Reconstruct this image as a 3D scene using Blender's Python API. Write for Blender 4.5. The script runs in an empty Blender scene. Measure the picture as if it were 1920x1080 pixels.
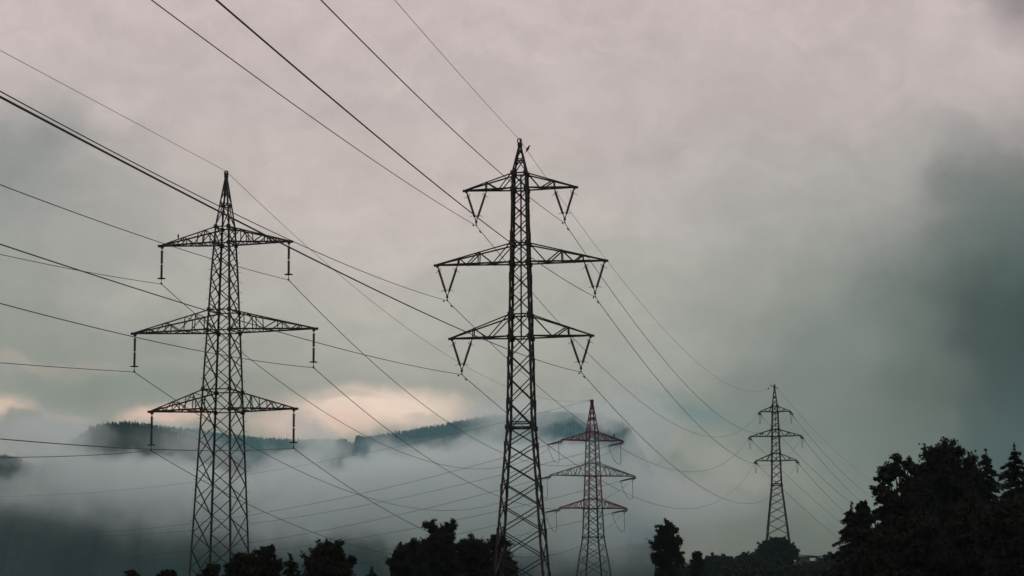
import bpy, math, random
import numpy as np
from mathutils import Vector, Matrix

S = bpy.context.scene
C = S.collection
R = math.radians

# ------------------------------------------------------------------ camera
cam = bpy.data.cameras.new("camera")
cam.sensor_width = 36.0
cam.lens = 3850.0 / 1920.0 * 36.0
cam.clip_start = 0.5
cam.clip_end = 30000.0
camo = bpy.data.objects.new("camera", cam)
C.objects.link(camo)
camo.rotation_mode = 'QUATERNION'
camo.rotation_quaternion = (Matrix.Rotation(R(90 + 8.4132), 4, 'X') @ Matrix.Rotation(R(-0.2645), 4, 'Z')).to_quaternion()
S.camera = camo

# ------------------------------------------------------------------ colour management
S.view_settings.view_transform = 'Standard'
S.view_settings.look = 'None'
S.view_settings.gamma = 1.0
S.view_settings.exposure = 0.0
S.cycles.volume_bounces = 3
S.cycles.use_adaptive_sampling = True
S.cycles.adaptive_threshold = 0.02
S.cycles.max_bounces = 8
S.cycles.volume_step_rate = 0.5
S.cycles.volume_max_steps = 256


def lin(r, g, b):
    f = lambda c: c / 12.92 if c <= 0.04045 else ((c + 0.055) / 1.055) ** 2.4
    return tuple(f(v / 255.0) for v in (r, g, b)) + (1.0,)


class NT:
    """small helper round a node tree"""
    def __init__(s, tree):
        s.t = tree
        s.n = tree.nodes
        s.l = tree.links

    def new(s, kind, **kw):
        n = s.n.new(kind)
        for k, v in kw.items():
            setattr(n, k, v)
        return n

    def put(s, sock, v):
        if hasattr(v, 'is_output'):
            s.l.new(v, sock)
        else:
            sock.default_value = v

    def math(s, op, a, b=0.0, c=0.0, clamp=False):
        n = s.new('ShaderNodeMath', operation=op)
        n.use_clamp = clamp
        s.put(n.inputs[0], a); s.put(n.inputs[1], b); s.put(n.inputs[2], c)
        return n.outputs[0]

    def vmath(s, op, a, b=(0, 0, 0), c=(0, 0, 0)):
        n = s.new('ShaderNodeVectorMath', operation=op)
        s.put(n.inputs[0], a); s.put(n.inputs[1], b); s.put(n.inputs[2], c)
        return n.outputs['Value'] if op in ('LENGTH', 'DOT_PRODUCT') else n.outputs[0]

    def remap(s, v, a, b, c=0.0, d=1.0, mode='SMOOTHSTEP'):
        n = s.new('ShaderNodeMapRange', interpolation_type=mode)
        s.put(n.inputs[0], v)
        for i, x in enumerate((a, b, c, d)):
            s.put(n.inputs[1 + i], x)
        return n.outputs[0]

    def mix(s, f, a, b):
        n = s.new('ShaderNodeMix', data_type='RGBA')
        s.put(n.inputs[0], f); s.put(n.inputs[6], a); s.put(n.inputs[7], b)
        return n.outputs[2]

    def noise(s, vec, scale, detail=3.0, rough=0.5):
        n = s.new('ShaderNodeTexNoise')
        n.inputs['Scale'].default_value = scale
        n.inputs['Detail'].default_value = detail
        n.inputs['Roughness'].default_value = rough
        s.put(n.inputs['Vector'], vec)
        return n

    def ramp(s, v, stops):
        n = s.new('ShaderNodeValToRGB')
        e = n.color_ramp.elements
        e[0].position, e[0].color = stops[0]
        e[1].position, e[1].color = stops[-1]
        for p, c in stops[1:-1]:
            x = e.new(p); x.color = c
        s.put(n.inputs[0], v)
        return n.outputs[0]


# ------------------------------------------------------------------ world: cloudy dusk sky
world = bpy.data.worlds.new("World")
S.world = world
world.use_nodes = True
nt = NT(world.node_tree)
for n in list(nt.n):
    nt.n.remove(n)
SUN_AZ, SUN_EL = -5.0, 6.0
K = 0.01488          # degrees of sky per unit of the cloud chart below
tc = nt.new('ShaderNodeTexCoord')
sep = nt.new('ShaderNodeSeparateXYZ')
nt.l.new(tc.outputs['Generated'], sep.inputs[0])
sx, sy, sz = sep.outputs
az = nt.math('MULTIPLY', nt.math('ARCTAN2', sx, sy), 180 / math.pi / K)
el = nt.math('MULTIPLY', nt.math('ARCSINE', sz), 180 / math.pi / K)
# cloud chart: u right of straight ahead, v above the horizon, about 1/67 degree each
comb = nt.new('ShaderNodeCombineXYZ')
nt.put(comb.inputs[0], az); nt.put(comb.inputs[1], el)
uv = comb.outputs[0]
w1 = nt.noise(uv, 0.0042, 4.0, 0.55)
w2 = nt.noise(nt.vmath('ADD', uv, (531.0, 77.0, 9.0)), 0.014, 4.0, 0.6)
warp = nt.vmath('ADD', nt.vmath('MULTIPLY', nt.vmath('SUBTRACT', w1.outputs['Color'], (.5, .5, .5)), (330, 230, 0)),
                nt.vmath('MULTIPLY', nt.vmath('SUBTRACT', w2.outputs['Color'], (.5, .5, .5)), (90, 70, 0)))
wuv = nt.vmath('ADD', uv, warp)
wsep = nt.new('ShaderNodeSeparateXYZ')
nt.l.new(wuv, wsep.inputs[0])
half = nt.vmath('ADD', uv, nt.vmath('MULTIPLY', warp, (.4, .4, 0)))
hsep = nt.new('ShaderNodeSeparateXYZ')
nt.l.new(half, hsep.inputs[0])
AIR, AIR_TOP, AIR_LEN = 0.75e-4, 420.0, 5700.0      # the haze box built at the end: density, top, reach
AIR_GLOW = (0.19, 0.30, 0.33)


def behind_air(c, v):
    """sky radiance that shows as colour c (sRGB) once seen through the haze at chart height v"""
    e = max(0.2, v * K)
    T = math.exp(-AIR * min(AIR_LEN, AIR_TOP / math.sin(R(e))))
    k = lin(*c)
    return tuple(max(0.0015, (k[i] - (1 - T) * AIR_GLOW[i]) / T) for i in range(3)) + (1.0,)


RAMP = [(-400, (30, 30, 32)), (0, (66, 78, 78)), (60, (84, 98, 97)), (140, (106, 119, 117)), (220, (126, 136, 132)), (310, (140, 147, 143)),
        (400, (153, 158, 154)), (510, (166, 168, 163)), (620, (178, 176, 172)), (700, (187, 181, 178)), (800, (191, 182, 180)), (960, (197, 185, 184)),
        (1110, (201, 187, 187)), (2600, (188, 180, 182)), (6050, (170, 168, 174))]
col = nt.ramp(nt.remap(hsep.outputs[1], -400, 6050, 0, 1, 'LINEAR'),
              [((v + 400) / 6450, behind_air(c, v)) for v, c in RAMP])
# cloud masses: centre px, py, radius px, py, colour, strength, softness 0..1
BLOBS = [
    (700, 400, 420, 190, (202, 191, 188), .6, 0.0),
    (15, 310, 190, 150, (130, 139, 138), .8, 0.0),
    (-80, 560, 230, 200, (134, 142, 139), .6, 0.0),
    (330, 480, 300, 90, (172, 170, 166), .45, 0.0),
    (110, 430, 330, 200, (146, 151, 148), .55, 0.0),
    (1560, 300, 420, 160, (170, 167, 165), .5, 0.0),
    (250, 655, 420, 90, (134, 143, 139), .75, 0.0),
    (740, 610, 380, 110, (176, 175, 170), .6, 0.0),
    (1300, 570, 420, 190, (161, 165, 159), .55, 0.0),
    (1500, 170, 420, 110, (186, 175, 175), .4, 0.0),
    (1620, 400, 300, 160, (160, 161, 157), .6, 0.0),
    (1660, 670, 400, 260, (112, 124, 121), .8, 0.0),
    (1990, 570, 350, 340, (56, 78, 78), .92, .08),
    (1850, 430, 130, 150, (104, 118, 116), .55, 0.0),
    (2000, 780, 270, 280, (26, 40, 42), 1.0, .22),
    (1895, 800, 110, 120, (30, 42, 46), .9, .15),
    (1905, 880, 160, 110, (38, 48, 52), .9, .1),
    (1700, 810, 150, 150, (92, 106, 103), .7, .05),
    (1440, 830, 240, 150, (108, 121, 118), .65, 0.0),
    (1950, 20, 110, 110, (104, 102, 104), .6, .05),
    (60, 690, 190, 26, (176, 162, 152), .45, 0.0),
    (705, 774, 190, 46, (232, 211, 197), .95, .15),
    (590, 806, 130, 32, (218, 192, 180), .85, .1),
    (320, 787, 90, 19, (216, 190, 177), .9, .15),
    (130, 781, 70, 11, (204, 180, 168), .8, .15),
    (5, 774, 75, 26, (220, 194, 178), .9, .15),
    (620, 752, 90, 9, (176, 170, 163), .55, .15),
    (800, 790, 70, 9, (176, 170, 163), .5, .15),
    (250, 735, 320, 44, (126, 138, 134), .8, 0.05),
    (110, 846, 150, 70, (140, 144, 139), .97, .62),
    (215, 842, 60, 44, (134, 139, 134), .9, .6),
    (50, 800, 50, 32, (130, 136, 131), .92, .62),
    (1250, 780, 230, 46, (120, 139, 140), .5, 0.0),
    (1290, 800, 90, 34, (102, 128, 132), .6, 0.0),
    (1330, 880, 230, 70, (146, 151, 146), .7, 0.0),
    (1230, 905, 70, 24, (88, 110, 112), .5, 0.0),
    (1340, 1020, 240, 60, (96, 112, 110), .8, .1),
]
for px, py, rx, ry, c, st, soft in BLOBS:
    d = nt.vmath('LENGTH', nt.vmath('MULTIPLY', nt.vmath('SUBTRACT', wuv if soft == 0 or (px > 1600 and soft > .2) else half, ((px - 960), (1109 - py), 0)), (1.0 / rx, 1.0 / ry, 0)))
    f = nt.remap(d, 1.25, 0.15 + soft, 0.0, st)
    col = nt.mix(f, col, behind_air(c, 1109 - py))
tex = nt.noise(uv, 0.006, 6.0, 0.6)
tex2 = nt.noise(nt.vmath('MULTIPLY', wuv, (.55, 1.0, 1.0)), 0.016, 6.0, 0.62)
g = nt.math('MULTIPLY', nt.remap(tex.outputs[0], 0.25, 0.75, 0.93, 1.07, 'LINEAR'), nt.remap(tex2.outputs[0], 0.3, 0.7, 0.92, 1.08, 'LINEAR'))
col = nt.vmath('MULTIPLY', col, nt.vmath('ADD', (0, 0, 0), g))
# an overcast dusk: duller behind the viewer, brightest overhead
back = nt.math('MULTIPLY', nt.remap(sy, -0.5, 0.5, 0.6, 1.0), nt.remap(sz, 0.32, 0.9, 1.0, 2.6))
col = nt.vmath('MULTIPLY', col, nt.vmath('ADD', (0, 0, 0), back))
sky = nt.new('ShaderNodeTexSky', sky_type='NISHITA')
sky.sun_disc = False
sky.sun_elevation = R(SUN_EL)
sky.sun_rotation = R(SUN_AZ)
SKY_GAIN = 9.5
cl = nt.vmath('MULTIPLY', col, (SKY_GAIN,) * 3)
bg = nt.new('ShaderNodeBackground')
bg.inputs[1].default_value = 0.1
nt.l.new(nt.mix(0.985, sky.outputs[0], cl), bg.inputs[0])
wo = nt.new('ShaderNodeOutputWorld')
nt.l.new(bg.outputs[0], wo.inputs[0])

# ------------------------------------------------------------------ sun, low and veiled by cloud
sl = bpy.data.lights.new("sun", 'SUN')
sl.energy = 0.5
sl.angle = R(14)
sl.color = (1.0, 0.87, 0.78)
so = bpy.data.objects.new("sun", sl)
C.objects.link(so)
sd = Vector((math.sin(R(SUN_AZ)) * math.cos(R(SUN_EL)), math.cos(R(SUN_AZ)) * math.cos(R(SUN_EL)), math.sin(R(SUN_EL))))
so.rotation_mode = 'QUATERNION'
so.rotation_quaternion = sd.to_track_quat('Z', 'Y')
so.location = sd * 300


# ------------------------------------------------------------------ mesh helpers
class MB:
    def __init__(s):
        s.v = []
        s.f = []
        s.m = []

    def add(s, vs, fs, mi=0):
        b = len(s.v)
        s.v.extend(tuple(map(float, p)) for p in vs)
        for f in fs:
            s.f.append(tuple(b + i for i in f))
            s.m.append(mi)

    def angle(s, p, q, size, thick, u, v, mi=0):
        """L-section angle iron from p to q, flanges along u and v"""
        p, q, u, v = Vector(p), Vector(q), Vector(u), Vector(v)
        pr = [(0, 0), (size, 0), (size, thick), (thick, thick), (thick, size), (0, size)]
        vs = [p + u * a + v * b for a, b in pr] + [q + u * a + v * b for a, b in pr]
        fs = [(i, (i + 1) % 6, 6 + (i + 1) % 6, 6 + i) for i in range(6)] + [(5, 4, 3, 2, 1, 0), (6, 7, 8, 9, 10, 11)]
        s.add(vs, fs, mi)

    def brace(s, p, q, size, thick, inward, mi=0):
        p, q = Vector(p), Vector(q)
        d = (q - p).normalized()
        u = Vector(inward) - d * d.dot(Vector(inward))
        if u.length < 1e-4:
            u = d.orthogonal()
        u.normalize()
        v = d.cross(u)
        s.angle(p - v * size * .5, q - v * size * .5, size, thick, u, v, mi)

    def box(s, c, h, mi=0, rot=None):
        vs = []
        for x in (-1, 1):
            for y in (-1, 1):
                for z in (-1, 1):
                    o = Vector((x * h[0], y * h[1], z * h[2]))
                    if rot is not None:
                        o = rot @ o
                    vs.append(Vector(c) + o)
        s.add(vs, [(0, 1, 3, 2), (4, 6, 7, 5), (0, 4, 5, 1), (2, 3, 7, 6), (0, 2, 6, 4), (1, 5, 7, 3)], mi)

    def sweep(s, pts, radii, n=8, mi=0, cap=True):
        pts = [Vector(p) for p in pts]
        k = len(pts)
        if not hasattr(radii, '__len__'):
            radii = [radii] * k
        vs = []
        ref = None
        for i, p in enumerate(pts):
            d = (pts[min(i + 1, k - 1)] - pts[max(i - 1, 0)]).normalized()
            if ref is None:
                ref = d.orthogonal().normalized()
            u = (ref - d * d.dot(ref))
            u = u.normalized() if u.length > 1e-6 else d.orthogonal().normalized()
            ref = u
            w = d.cross(u)
            for j in range(n):
                a = 2 * math.pi * j / n
                vs.append(p + (u * math.cos(a) + w * math.sin(a)) * radii[i])
        fs = []
        for i in range(k - 1):
            for j in range(n):
                fs.append((i * n + j, i * n + (j + 1) % n, (i + 1) * n + (j + 1) % n, (i + 1) * n + j))
        if cap:
            fs.append(tuple(reversed(range(n))))
            fs.append(tuple((k - 1) * n + j for j in range(n)))
        s.add(vs, fs, mi)

    def build(s, name, mats, parent=None, smooth=False):
        me = bpy.data.meshes.new(name)
        me.from_pydata(s.v, [], s.f)
        if not isinstance(mats, (list, tuple)):
            mats = [mats]
        for m in mats:
            me.materials.append(m)
        if len(mats) > 1:
            me.polygons.foreach_set('material_index', s.m)
        if smooth:
            me.polygons.foreach_set('use_smooth', [True] * len(me.polygons))
        me.update()
        o = bpy.data.objects.new(name, me)
        C.objects.link(o)
        if parent is not None:
            o.parent = parent
        return o


def tag(o, label=None, cat=None, group=None, kind=None):
    for k, v in (('label', label), ('category', cat), ('group', group), ('kind', kind)):
        if v:
            o[k] = v
    return o


def empty(name, loc, rz=0.0):
    o = bpy.data.objects.new(name, None)
    o.empty_display_size = 0.5
    o.location = loc
    o.rotation_euler = (0, 0, rz)
    C.objects.link(o)
    return o


# ------------------------------------------------------------------ materials
def mat(name, base, rough=0.6, spec=0.3, var=0.3, scale=2.0, base2=None, metal=0.0, bump=0.0):
    m = bpy.data.materials.new(name)
    m.use_nodes = True
    t = NT(m.node_tree)
    b = t.n['Principled BSDF']
    b.inputs['Roughness'].default_value = rough
    b.inputs['Metallic'].default_value = metal
    b.inputs['Specular IOR Level'].default_value = spec
    co = t.new('ShaderNodeTexCoord').outputs['Object']
    n = t.noise(co, scale, 5.0, 0.65)
    c2 = base2 if base2 else tuple(c * (1 - var) for c in base)
    f = t.remap(n.outputs[0], 0.35, 0.65, 0, 1, 'LINEAR')
    t.l.new(t.mix(f, tuple(base) + (1,), tuple(c2) + (1,)), b.inputs['Base Color'])
    if bump:
        bn = t.new('ShaderNodeBump')
        bn.inputs['Strength'].default_value = bump
        t.l.new(n.outputs[0], bn.inputs['Height'])
        t.l.new(bn.outputs[0], b.inputs['Normal'])
    return m


M_STEEL = mat('weathered_dark_steel', (0.038, 0.036, 0.034), .65, .2, scale=1.3, base2=(0.036, 0.027, 0.022))
M_STEEL2 = mat('galvanised_dark_steel', (0.04, 0.041, 0.044), .62, .2, scale=1.1, base2=(0.033, 0.029, 0.028))
M_RED = mat('red_tower_paint', (0.2, 0.024, 0.05), .6, .2, scale=.5, base2=(0.12, 0.022, 0.038))
M_WHITE = mat('weathered_white_paint', (0.2, 0.21, 0.21), .6, .25, scale=.9, base2=(0.13, 0.14, 0.14))
M_WIRE = mat('oxidised_aluminium_wire', (0.05, 0.05, 0.05), .6, .2)
M_INS = mat('brown_porcelain', (0.032, 0.034, 0.042), .35, .5, scale=6)
M_LEAF = mat('dark_leaves', (0.03, 0.028, 0.021), .95, .0, scale=.6, base2=(0.027, 0.026, 0.019))
M_LEAF2 = mat('olive_leaves', (0.026, 0.023, 0.017), .95, .0, scale=.6, base2=(0.023, 0.021, 0.015))
M_NEEDLE = mat('spruce_needles', (0.028, 0.027, 0.022), .95, .0, scale=.8, base2=(0.025, 0.025, 0.02))
M_BARK = mat('tree_bark', (0.032, 0.027, 0.022), .95, .0, scale=6, bump=.4)
M_GRASS = mat('rough_meadow', (0.045, 0.052, 0.025), .95, .05, scale=.05, base2=(0.03, 0.034, 0.018))
M_HILL = mat('haze_tinted_spruce_forest', (0.026, 0.088, 0.092), .95, .0, scale=.012, base2=(0.012, 0.045, 0.048))  # teal of the distant haze is put into this base colour
M_PLANK = mat('grey_weathered_boards', (0.09, 0.08, 0.07), .85, .1, scale=4)
M_ROOF = mat('dark_sheet_roof', (0.06, 0.055, 0.055), .6, .3, scale=2)
M_FEATHER = mat('black_feathers', (0.018, 0.018, 0.02), .6, .2)


# ------------------------------------------------------------------ terrain
def sm(t):
    t = min(1.0, max(0.0, t))
    return t * t * (3 - 2 * t)


def ground_z(x, y):
    z = -1.7 - 5.3 * sm((y - 8) / 75.0)
    z += 12.6 * sm((y - 300) / 150.0) * sm((x - 12) / 40.0) * (1 - sm((y - 700) / 900.0))
    z += 2.2 * sm((x - 14) / 12.0) * sm((y - 40) / 40.0) * (1 - sm((y - 200) / 120.0))
    r = math.hypot(x, y)
    z -= 4.0 * sm((r - 700) / 900.0)
    return z + 0.15 * math.sin(x * .21 + 1.3) * math.cos(y * .17)


g = MB()
NA = 144
radii = [0.0] + [2.0 * (5600 / 2.0) ** (i / 74.0) for i in range(75)]
vs = [(0, 0, ground_z(0, 0))]
for r_ in radii[1:]:
    for a in range(NA):
        t = 2 * math.pi * a / NA
        x, y = r_ * math.sin(t), r_ * math.cos(t)
        vs.append((x, y, ground_z(x, y)))
fs = [(0, 1 + (a + 1) % NA, 1 + a) for a in range(NA)]
for i in range(len(radii) - 2):
    for a in range(NA):
        b0 = 1 + i * NA
        fs.append((b0 + a, b0 + (a + 1) % NA, b0 + NA + (a + 1) % NA, b0 + NA + a))
g.add(vs, fs)
tag(g.build('ground', M_GRASS, smooth=True), kind='structure')

# ------------------------------------------------------------------ far wooded mountains
def chart(px, py, y):
    """point at depth y seen at chart position px, py (only used to lay out the far ridge line)"""
    return (px - 960) * y / 3850.0, (1109 - py) * y / 3850.0


def ridge_mesh(name, ridge, y0, front, backd, seed, foot=-11.0):
    rr = random.Random(seed)
    xs, zs = [], []
    for px, py in ridge:
        x, z = chart(px, py, y0)
        xs.append(x); zs.append(z)
    n = 120
    X = np.linspace(xs[0], xs[-1], n)
    Z = np.interp(X, xs, zs)
    prof = [(-front, 0.0), (-front * .75, .16), (-front * .5, .42), (-front * .25, .74), (-front * .1, .92), (0, 1.0), (backd * .3, .9), (backd, 0.0)]
    m = MB()
    vs = []
    for dy, k in prof:
        for x, z in zip(X, Z):
            vs.append((x * (1 + dy / y0 * .3), y0 + dy + (rr.uniform(-40, 40) if 0 < k < 1 else 0), foot + (z - foot) * k * (rr.uniform(.975, 1.02) if 0 < k < 1 else 1)))
    fs = [(j * n + i, j * n + i + 1, (j + 1) * n + i + 1, (j + 1) * n + i) for j in range(len(prof) - 1) for i in range(n - 1)]
    m.add(vs, fs)
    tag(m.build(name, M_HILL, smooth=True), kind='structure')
    return lambda x: float(np.interp(x, xs, zs))


def cone_tree(m, x, y, z, h, r, rr):
    n = 5
    a0 = rr.uniform(0, 6)
    vs = []
    for lv, (fz, fr) in enumerate(((0, .9), (.38, .55), (.42, .75), (.72, .28), (.75, .42))):
        for j in range(n):
            a = a0 + lv * .4 + j * 2 * math.pi / n
            k = fr * r * rr.uniform(.8, 1.2)
            vs.append((x + k * math.cos(a), y + k * math.sin(a), z + fz * h))
    vs.append((x, y, z + h))
    fs = [(l * n + j, l * n + (j + 1) % n, (l + 1) * n + (j + 1) % n, (l + 1) * n + j) for l in range(4) for j in range(n)]
    fs += [(4 * n + j, 4 * n + (j + 1) % n, 5 * n) for j in range(n)]
    m.add(vs, fs)


RY = 4500.0
RIDGE = [(-700, 960), (-300, 940), (0, 900), (90, 862), (150, 824), (195, 808), (235, 803), (300, 806), (360, 812), (430, 822), (480, 828), (530, 832), (580, 833), (630, 832),
         (655, 832), (700, 826), (760, 817), (830, 805), (890, 794), (960, 785), (1050, 782), (1120, 788), (1170, 804), (1205, 850), (1235, 960), (1260, 1095), (2000, 1100)]
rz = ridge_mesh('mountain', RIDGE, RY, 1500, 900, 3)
rr = random.Random(8)
fm = MB()
for i in range(2600):
    px = rr.uniform(120, 1190)
    x = (px - 960) * RY / 3850
    if 649 < px < 667:
        continue
    dy = rr.choice((0, 0, -1, -1, 1)) * rr.uniform(0, 60)
    h = rr.uniform(9, 15) * (1.25 if rr.random() < .12 else 1)
    cone_tree(fm, x, RY + dy, rz(x) - abs(dy) * .06 - 3.5, h, rr.uniform(2.2, 3.6), rr)
for px, s_ in ((640, 1), (644, 1.1), (648, 1.0), (667, 1.55), (670, 1.6), (674, 1.5), (678, 1.35), (683, 1.2)):
    for k in range(3):
        cone_tree(fm, (px - 960 + rr.uniform(-1.5, 1.5)) * RY / 3850, RY + rr.uniform(-8, 8), rz((px - 960) * RY / 3850) - 3, 12 * s_, 3.2, rr)
for i in range(3200):
    px = rr.uniform(140, 1190)
    x = (px - 960) * RY / 3850
    dy = -rr.uniform(60, 700)
    k = np.interp(dy, [-1500, -1125, -750, -375, -150, 0], [0, .16, .42, .74, .92, 1])
    cone_tree(fm, x * (1 + dy / RY * .3), RY + dy, -11 + (rz(x) + 11) * k - 3, rr.uniform(12, 20), rr.uniform(3, 4.5), rr)
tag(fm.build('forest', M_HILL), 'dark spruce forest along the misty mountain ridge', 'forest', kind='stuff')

LRIDGE = [(-900, 800), (-300, 820), (-60, 846), (0, 858), (30, 862), (52, 872), (80, 885), (130, 860), (160, 822), (178, 807), (208, 800), (240, 798), (275, 801), (300, 808), (330, 818), (370, 828), (410, 842), (450, 868), (500, 910), (545, 965), (575, 1015), (590, 1045), (640, 1006),
          (690, 996), (740, 1012), (800, 1040), (950, 1060), (1100, 1050), (1200, 1040), (1300, 1060), (1600, 1080)]
LY = 1720.0
M_FAR = M_HILL
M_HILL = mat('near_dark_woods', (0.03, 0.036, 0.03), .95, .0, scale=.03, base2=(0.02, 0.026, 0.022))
lz = ridge_mesh('hillside', LRIDGE, LY, 120, 500, 5)
lm = MB()
for i in range(2600):
    px = rr.uniform(-120, 1250)
    if 480 < px < 560:
        continue
    x = (px - 960) * LY / 3850
    dy = rr.uniform(-70, 30)
    k_ = .42 if px < 490 else 1.0
    if k_ < 1:
        dy *= .4
    cone_tree(lm, x, LY + dy, lz(x) - abs(dy) * .05 - 3 * k_, rr.uniform(8, 15) * k_, rr.uniform(2, 3.4) * k_, rr)
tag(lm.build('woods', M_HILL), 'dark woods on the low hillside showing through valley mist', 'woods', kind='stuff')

# ------------------------------------------------------------------ lattice pylons
def interp(prof, z):
    prof = sorted(prof)
    if z <= prof[0][0]:
        (z0, w0), (z1, w1) = prof[0], prof[1]
        return w0 + (w1 - w0) * (z - z0) / (z1 - z0)
    for (z0, w0), (z1, w1) in zip(prof, prof[1:]):
        if z <= z1:
            return w0 + (w1 - w0) * (z - z0) / (z1 - z0)
    return prof[-1][1]


def rod_insulator(m, p, q, r=.075, mi=0):
    """long-rod insulator with sheds between p and q"""
    p, q = Vector(p), Vector(q)
    pts, rad = [], []
    n = 44
    for i in range(n + 1):
        t = i / n
        pts.append(p.lerp(q, t))
        rad.append(r * (.62 if i % 2 else 1.0) if 0 < i < n else r * .7)
    m.sweep(pts, rad, 8, mi)


def ring(m, c, axis, r, tr, n=18, mi=0):
    axis = Vector(axis).normalized()
    u = axis.orthogonal().normalized()
    v = axis.cross(u)
    pts = [Vector(c) + (u * math.cos(a) + v * math.sin(a)) * r for a in [2 * math.pi * i / n for i in range(n + 1)]]
    m.sweep(pts, tr, 6, mi)


def pylon(P):
    """P: dict of measured sizes; heights are metres above the viewer's eye"""
    zb = P['base']
    root = empty('pylon', (P['X'], P['Y'], zb), -R(P['yaw']))
    tag(root, P['label'], 'pylon', 'lattice pylons')
    dr = P['dr']
    mats = P['mats']
    W = lambda z: interp(P['prof'], z)
    band = P['band']                       # z -> material index
    loc = lambda x, y, z: Vector((x, y, z - zb))
    ls, bs = P['leg'], P['br']             # member widths
    ztop = P['zt'][0]                      # joint of the topmost arm
    apex = P['apex']
    # panel heights down the shaft
    lev = [ztop]
    while lev[-1] > zb + .5:
        k = P['k1'] if lev[-1] > P['waist'] + .1 else P['k2']
        nx = lev[-1] - 2 * W(lev[-1]) * k
        if lev[-1] > P['waist'] + .1 and nx < P['waist'] + .45 * W(P['waist']):
            nx = P['waist']
        lev.append(max(nx, zb))
    cor = lambda sx_, sy_, z: loc(sx_ * W(z), sy_ * W(z) * dr, z)
    # peak profile
    pk = [(ztop, W(ztop)), (apex, P['tipw'])]
    PW = lambda z: interp(pk, z)
    # legs, one mesh each
    zs = sorted(set([z for z, _ in P['prof'] if zb < z < ztop] + [zb, ztop] + [b for b in P['cuts'] if zb < b < ztop]))
    for sx_ in (-1, 1):
        for sy_ in (-1, 1):
            m = MB()
            for a, b in zip(zs, zs[1:]):
                m.angle(cor(sx_, sy_, a), cor(sx_, sy_, b), ls, ls * .16, (-sx_, 0, 0), (0, -sy_, 0), band((a + b) / 2))
            # splice plates along the leg and gussets where arms join
            z = zb + 2.5
            while z < ztop - 1:
                c = cor(sx_, sy_, z)
                m.box(c + Vector((-sx_ * ls * .42, sy_ * .012, 0)), (ls * .5, .012, .34), band(z))
                m.box(c + Vector((sx_ * .012, -sy_ * ls * .42, 0)), (.012, ls * .5, .34), band(z))
                z += P['splice']
            for z in list(P['z']) + list(P['zt']) + [P['waist']]:
                c = cor(sx_, sy_, z)
                e = P['gus']
                m.box(c + Vector((-sx_ * e * .55, sy_ * .02, 0)), (e, .014, e * 1.05), band(z - .05))
                m.box(c + Vector((sx_ * .02, -sy_ * e * .45, 0)), (.014, e * .8, e * .9), band(z - .05))
            # concrete foot stub below
            m.box(loc(sx_ * W(zb), sy_ * W(zb) * dr, zb - .35), (.32, .32, .45), band(zb))
            if (sx_, sy_) in P['pegs']:
                z = zb + 2.2
                while z < ztop + 1.0:
                    c = cor(sx_, sy_, min(z, ztop))
                    m.sweep([c, c + Vector((sx_ * P['peg'], 0, .02))], P['pegr'], 6, P['pegm'])
                    z += P['pegstep']
            m.build('leg', mats, root)
    # bracing, one lattice per face
    for ax, sg in (('x', -1), ('x', 1), ('y', -1), ('y', 1)):
        m = MB()
        if ax == 'y':
            L = lev
            f = lambda s_, z: cor(s_, sg, z) + Vector((-s_ * .02, -sg * .03, 0))
            inw = (0, -sg, 0)
        else:
            L = [lev[0]] + [(a + b) / 2 for a, b in zip(lev, lev[1:])] + [lev[-1]]
            f = lambda s_, z: cor(sg, s_, z) + Vector((-sg * .03, -s_ * .02, 0))
            inw = (-sg, 0, 0)
        for a, b in zip(L, L[1:]):
            bb = bs * (1.15 if a > P['waist'] and a < ztop else 1.0)
            mi = band((a + b) / 2)
            m.brace(f(-1, a), f(1, b), bb, bb * .18, inw, mi)
            m.brace(f(1, a) + Vector(inw) * .07, f(-1, b) + Vector(inw) * .07, bs, bs * .18, inw, mi)
        for z in list(P['z']) + list(P['zt']) + [P['waist']]:
            m.brace(f(-1, z), f(1, z), bs * 1.3, bs * .25, inw, band(z - .05))
        if P['double_waist'] and ax == 'y':
            m.brace(f(-1, P['waist'] + .32), f(1, P['waist'] + .32), bs * 1.2, bs * .25, inw, band(P['waist']))
        m.build('bracing_lattice', mats, root)
    # diaphragm at the waist
    m = MB()
    for a in (-1, 1):
        m.brace(cor(-1, a, P['waist']), cor(1, -a, P['waist']), bs * 1.2, bs * .2, (0, 0, -1), band(P['waist']))
    m.build('waist_frame', mats, root)
    # peak
    m = MB()
    pz = [ztop]
    while pz[-1] < apex - .5:
        pz.append(min(apex, pz[-1] + max(.35, 2 * PW(pz[-1]) * P['kp'])))
    pc = lambda sx_, sy_, z: loc(sx_ * PW(z), sy_ * PW(z) * (dr + (1 - dr) * (z - ztop) / (apex - ztop)), z)
    bi = band(ztop + .2)
    for sx_ in (-1, 1):
        for sy_ in (-1, 1):
            m.angle(pc(sx_, sy_, ztop), pc(sx_, sy_, apex), ls * .8, ls * .13, (-sx_, 0, 0), (0, -sy_, 0), bi)
    for a, b in zip(pz, pz[1:]):
        for sg in (-1, 1):
            m.brace(pc(-1, sg, a), pc(1, sg, b), bs * .9, bs * .18, (0, -sg, 0), bi)
            m.brace(pc(1, sg, a) + Vector((0, -sg * .05, 0)), pc(-1, sg, b) + Vector((0, -sg * .05, 0)), bs * .9, bs * .18, (0, -sg, 0), bi)
            m.brace(pc(sg, -1, a), pc(sg, 1, b), bs * .9, bs * .18, (-sg, 0, 0), bi)
            m.brace(pc(sg, 1, a) + Vector((-sg * .05, 0, 0)), pc(sg, -1, b) + Vector((-sg * .05, 0, 0)), bs * .9, bs * .18, (-sg, 0, 0), bi)
    zc = ztop + (apex - ztop) * P['collar']
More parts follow.
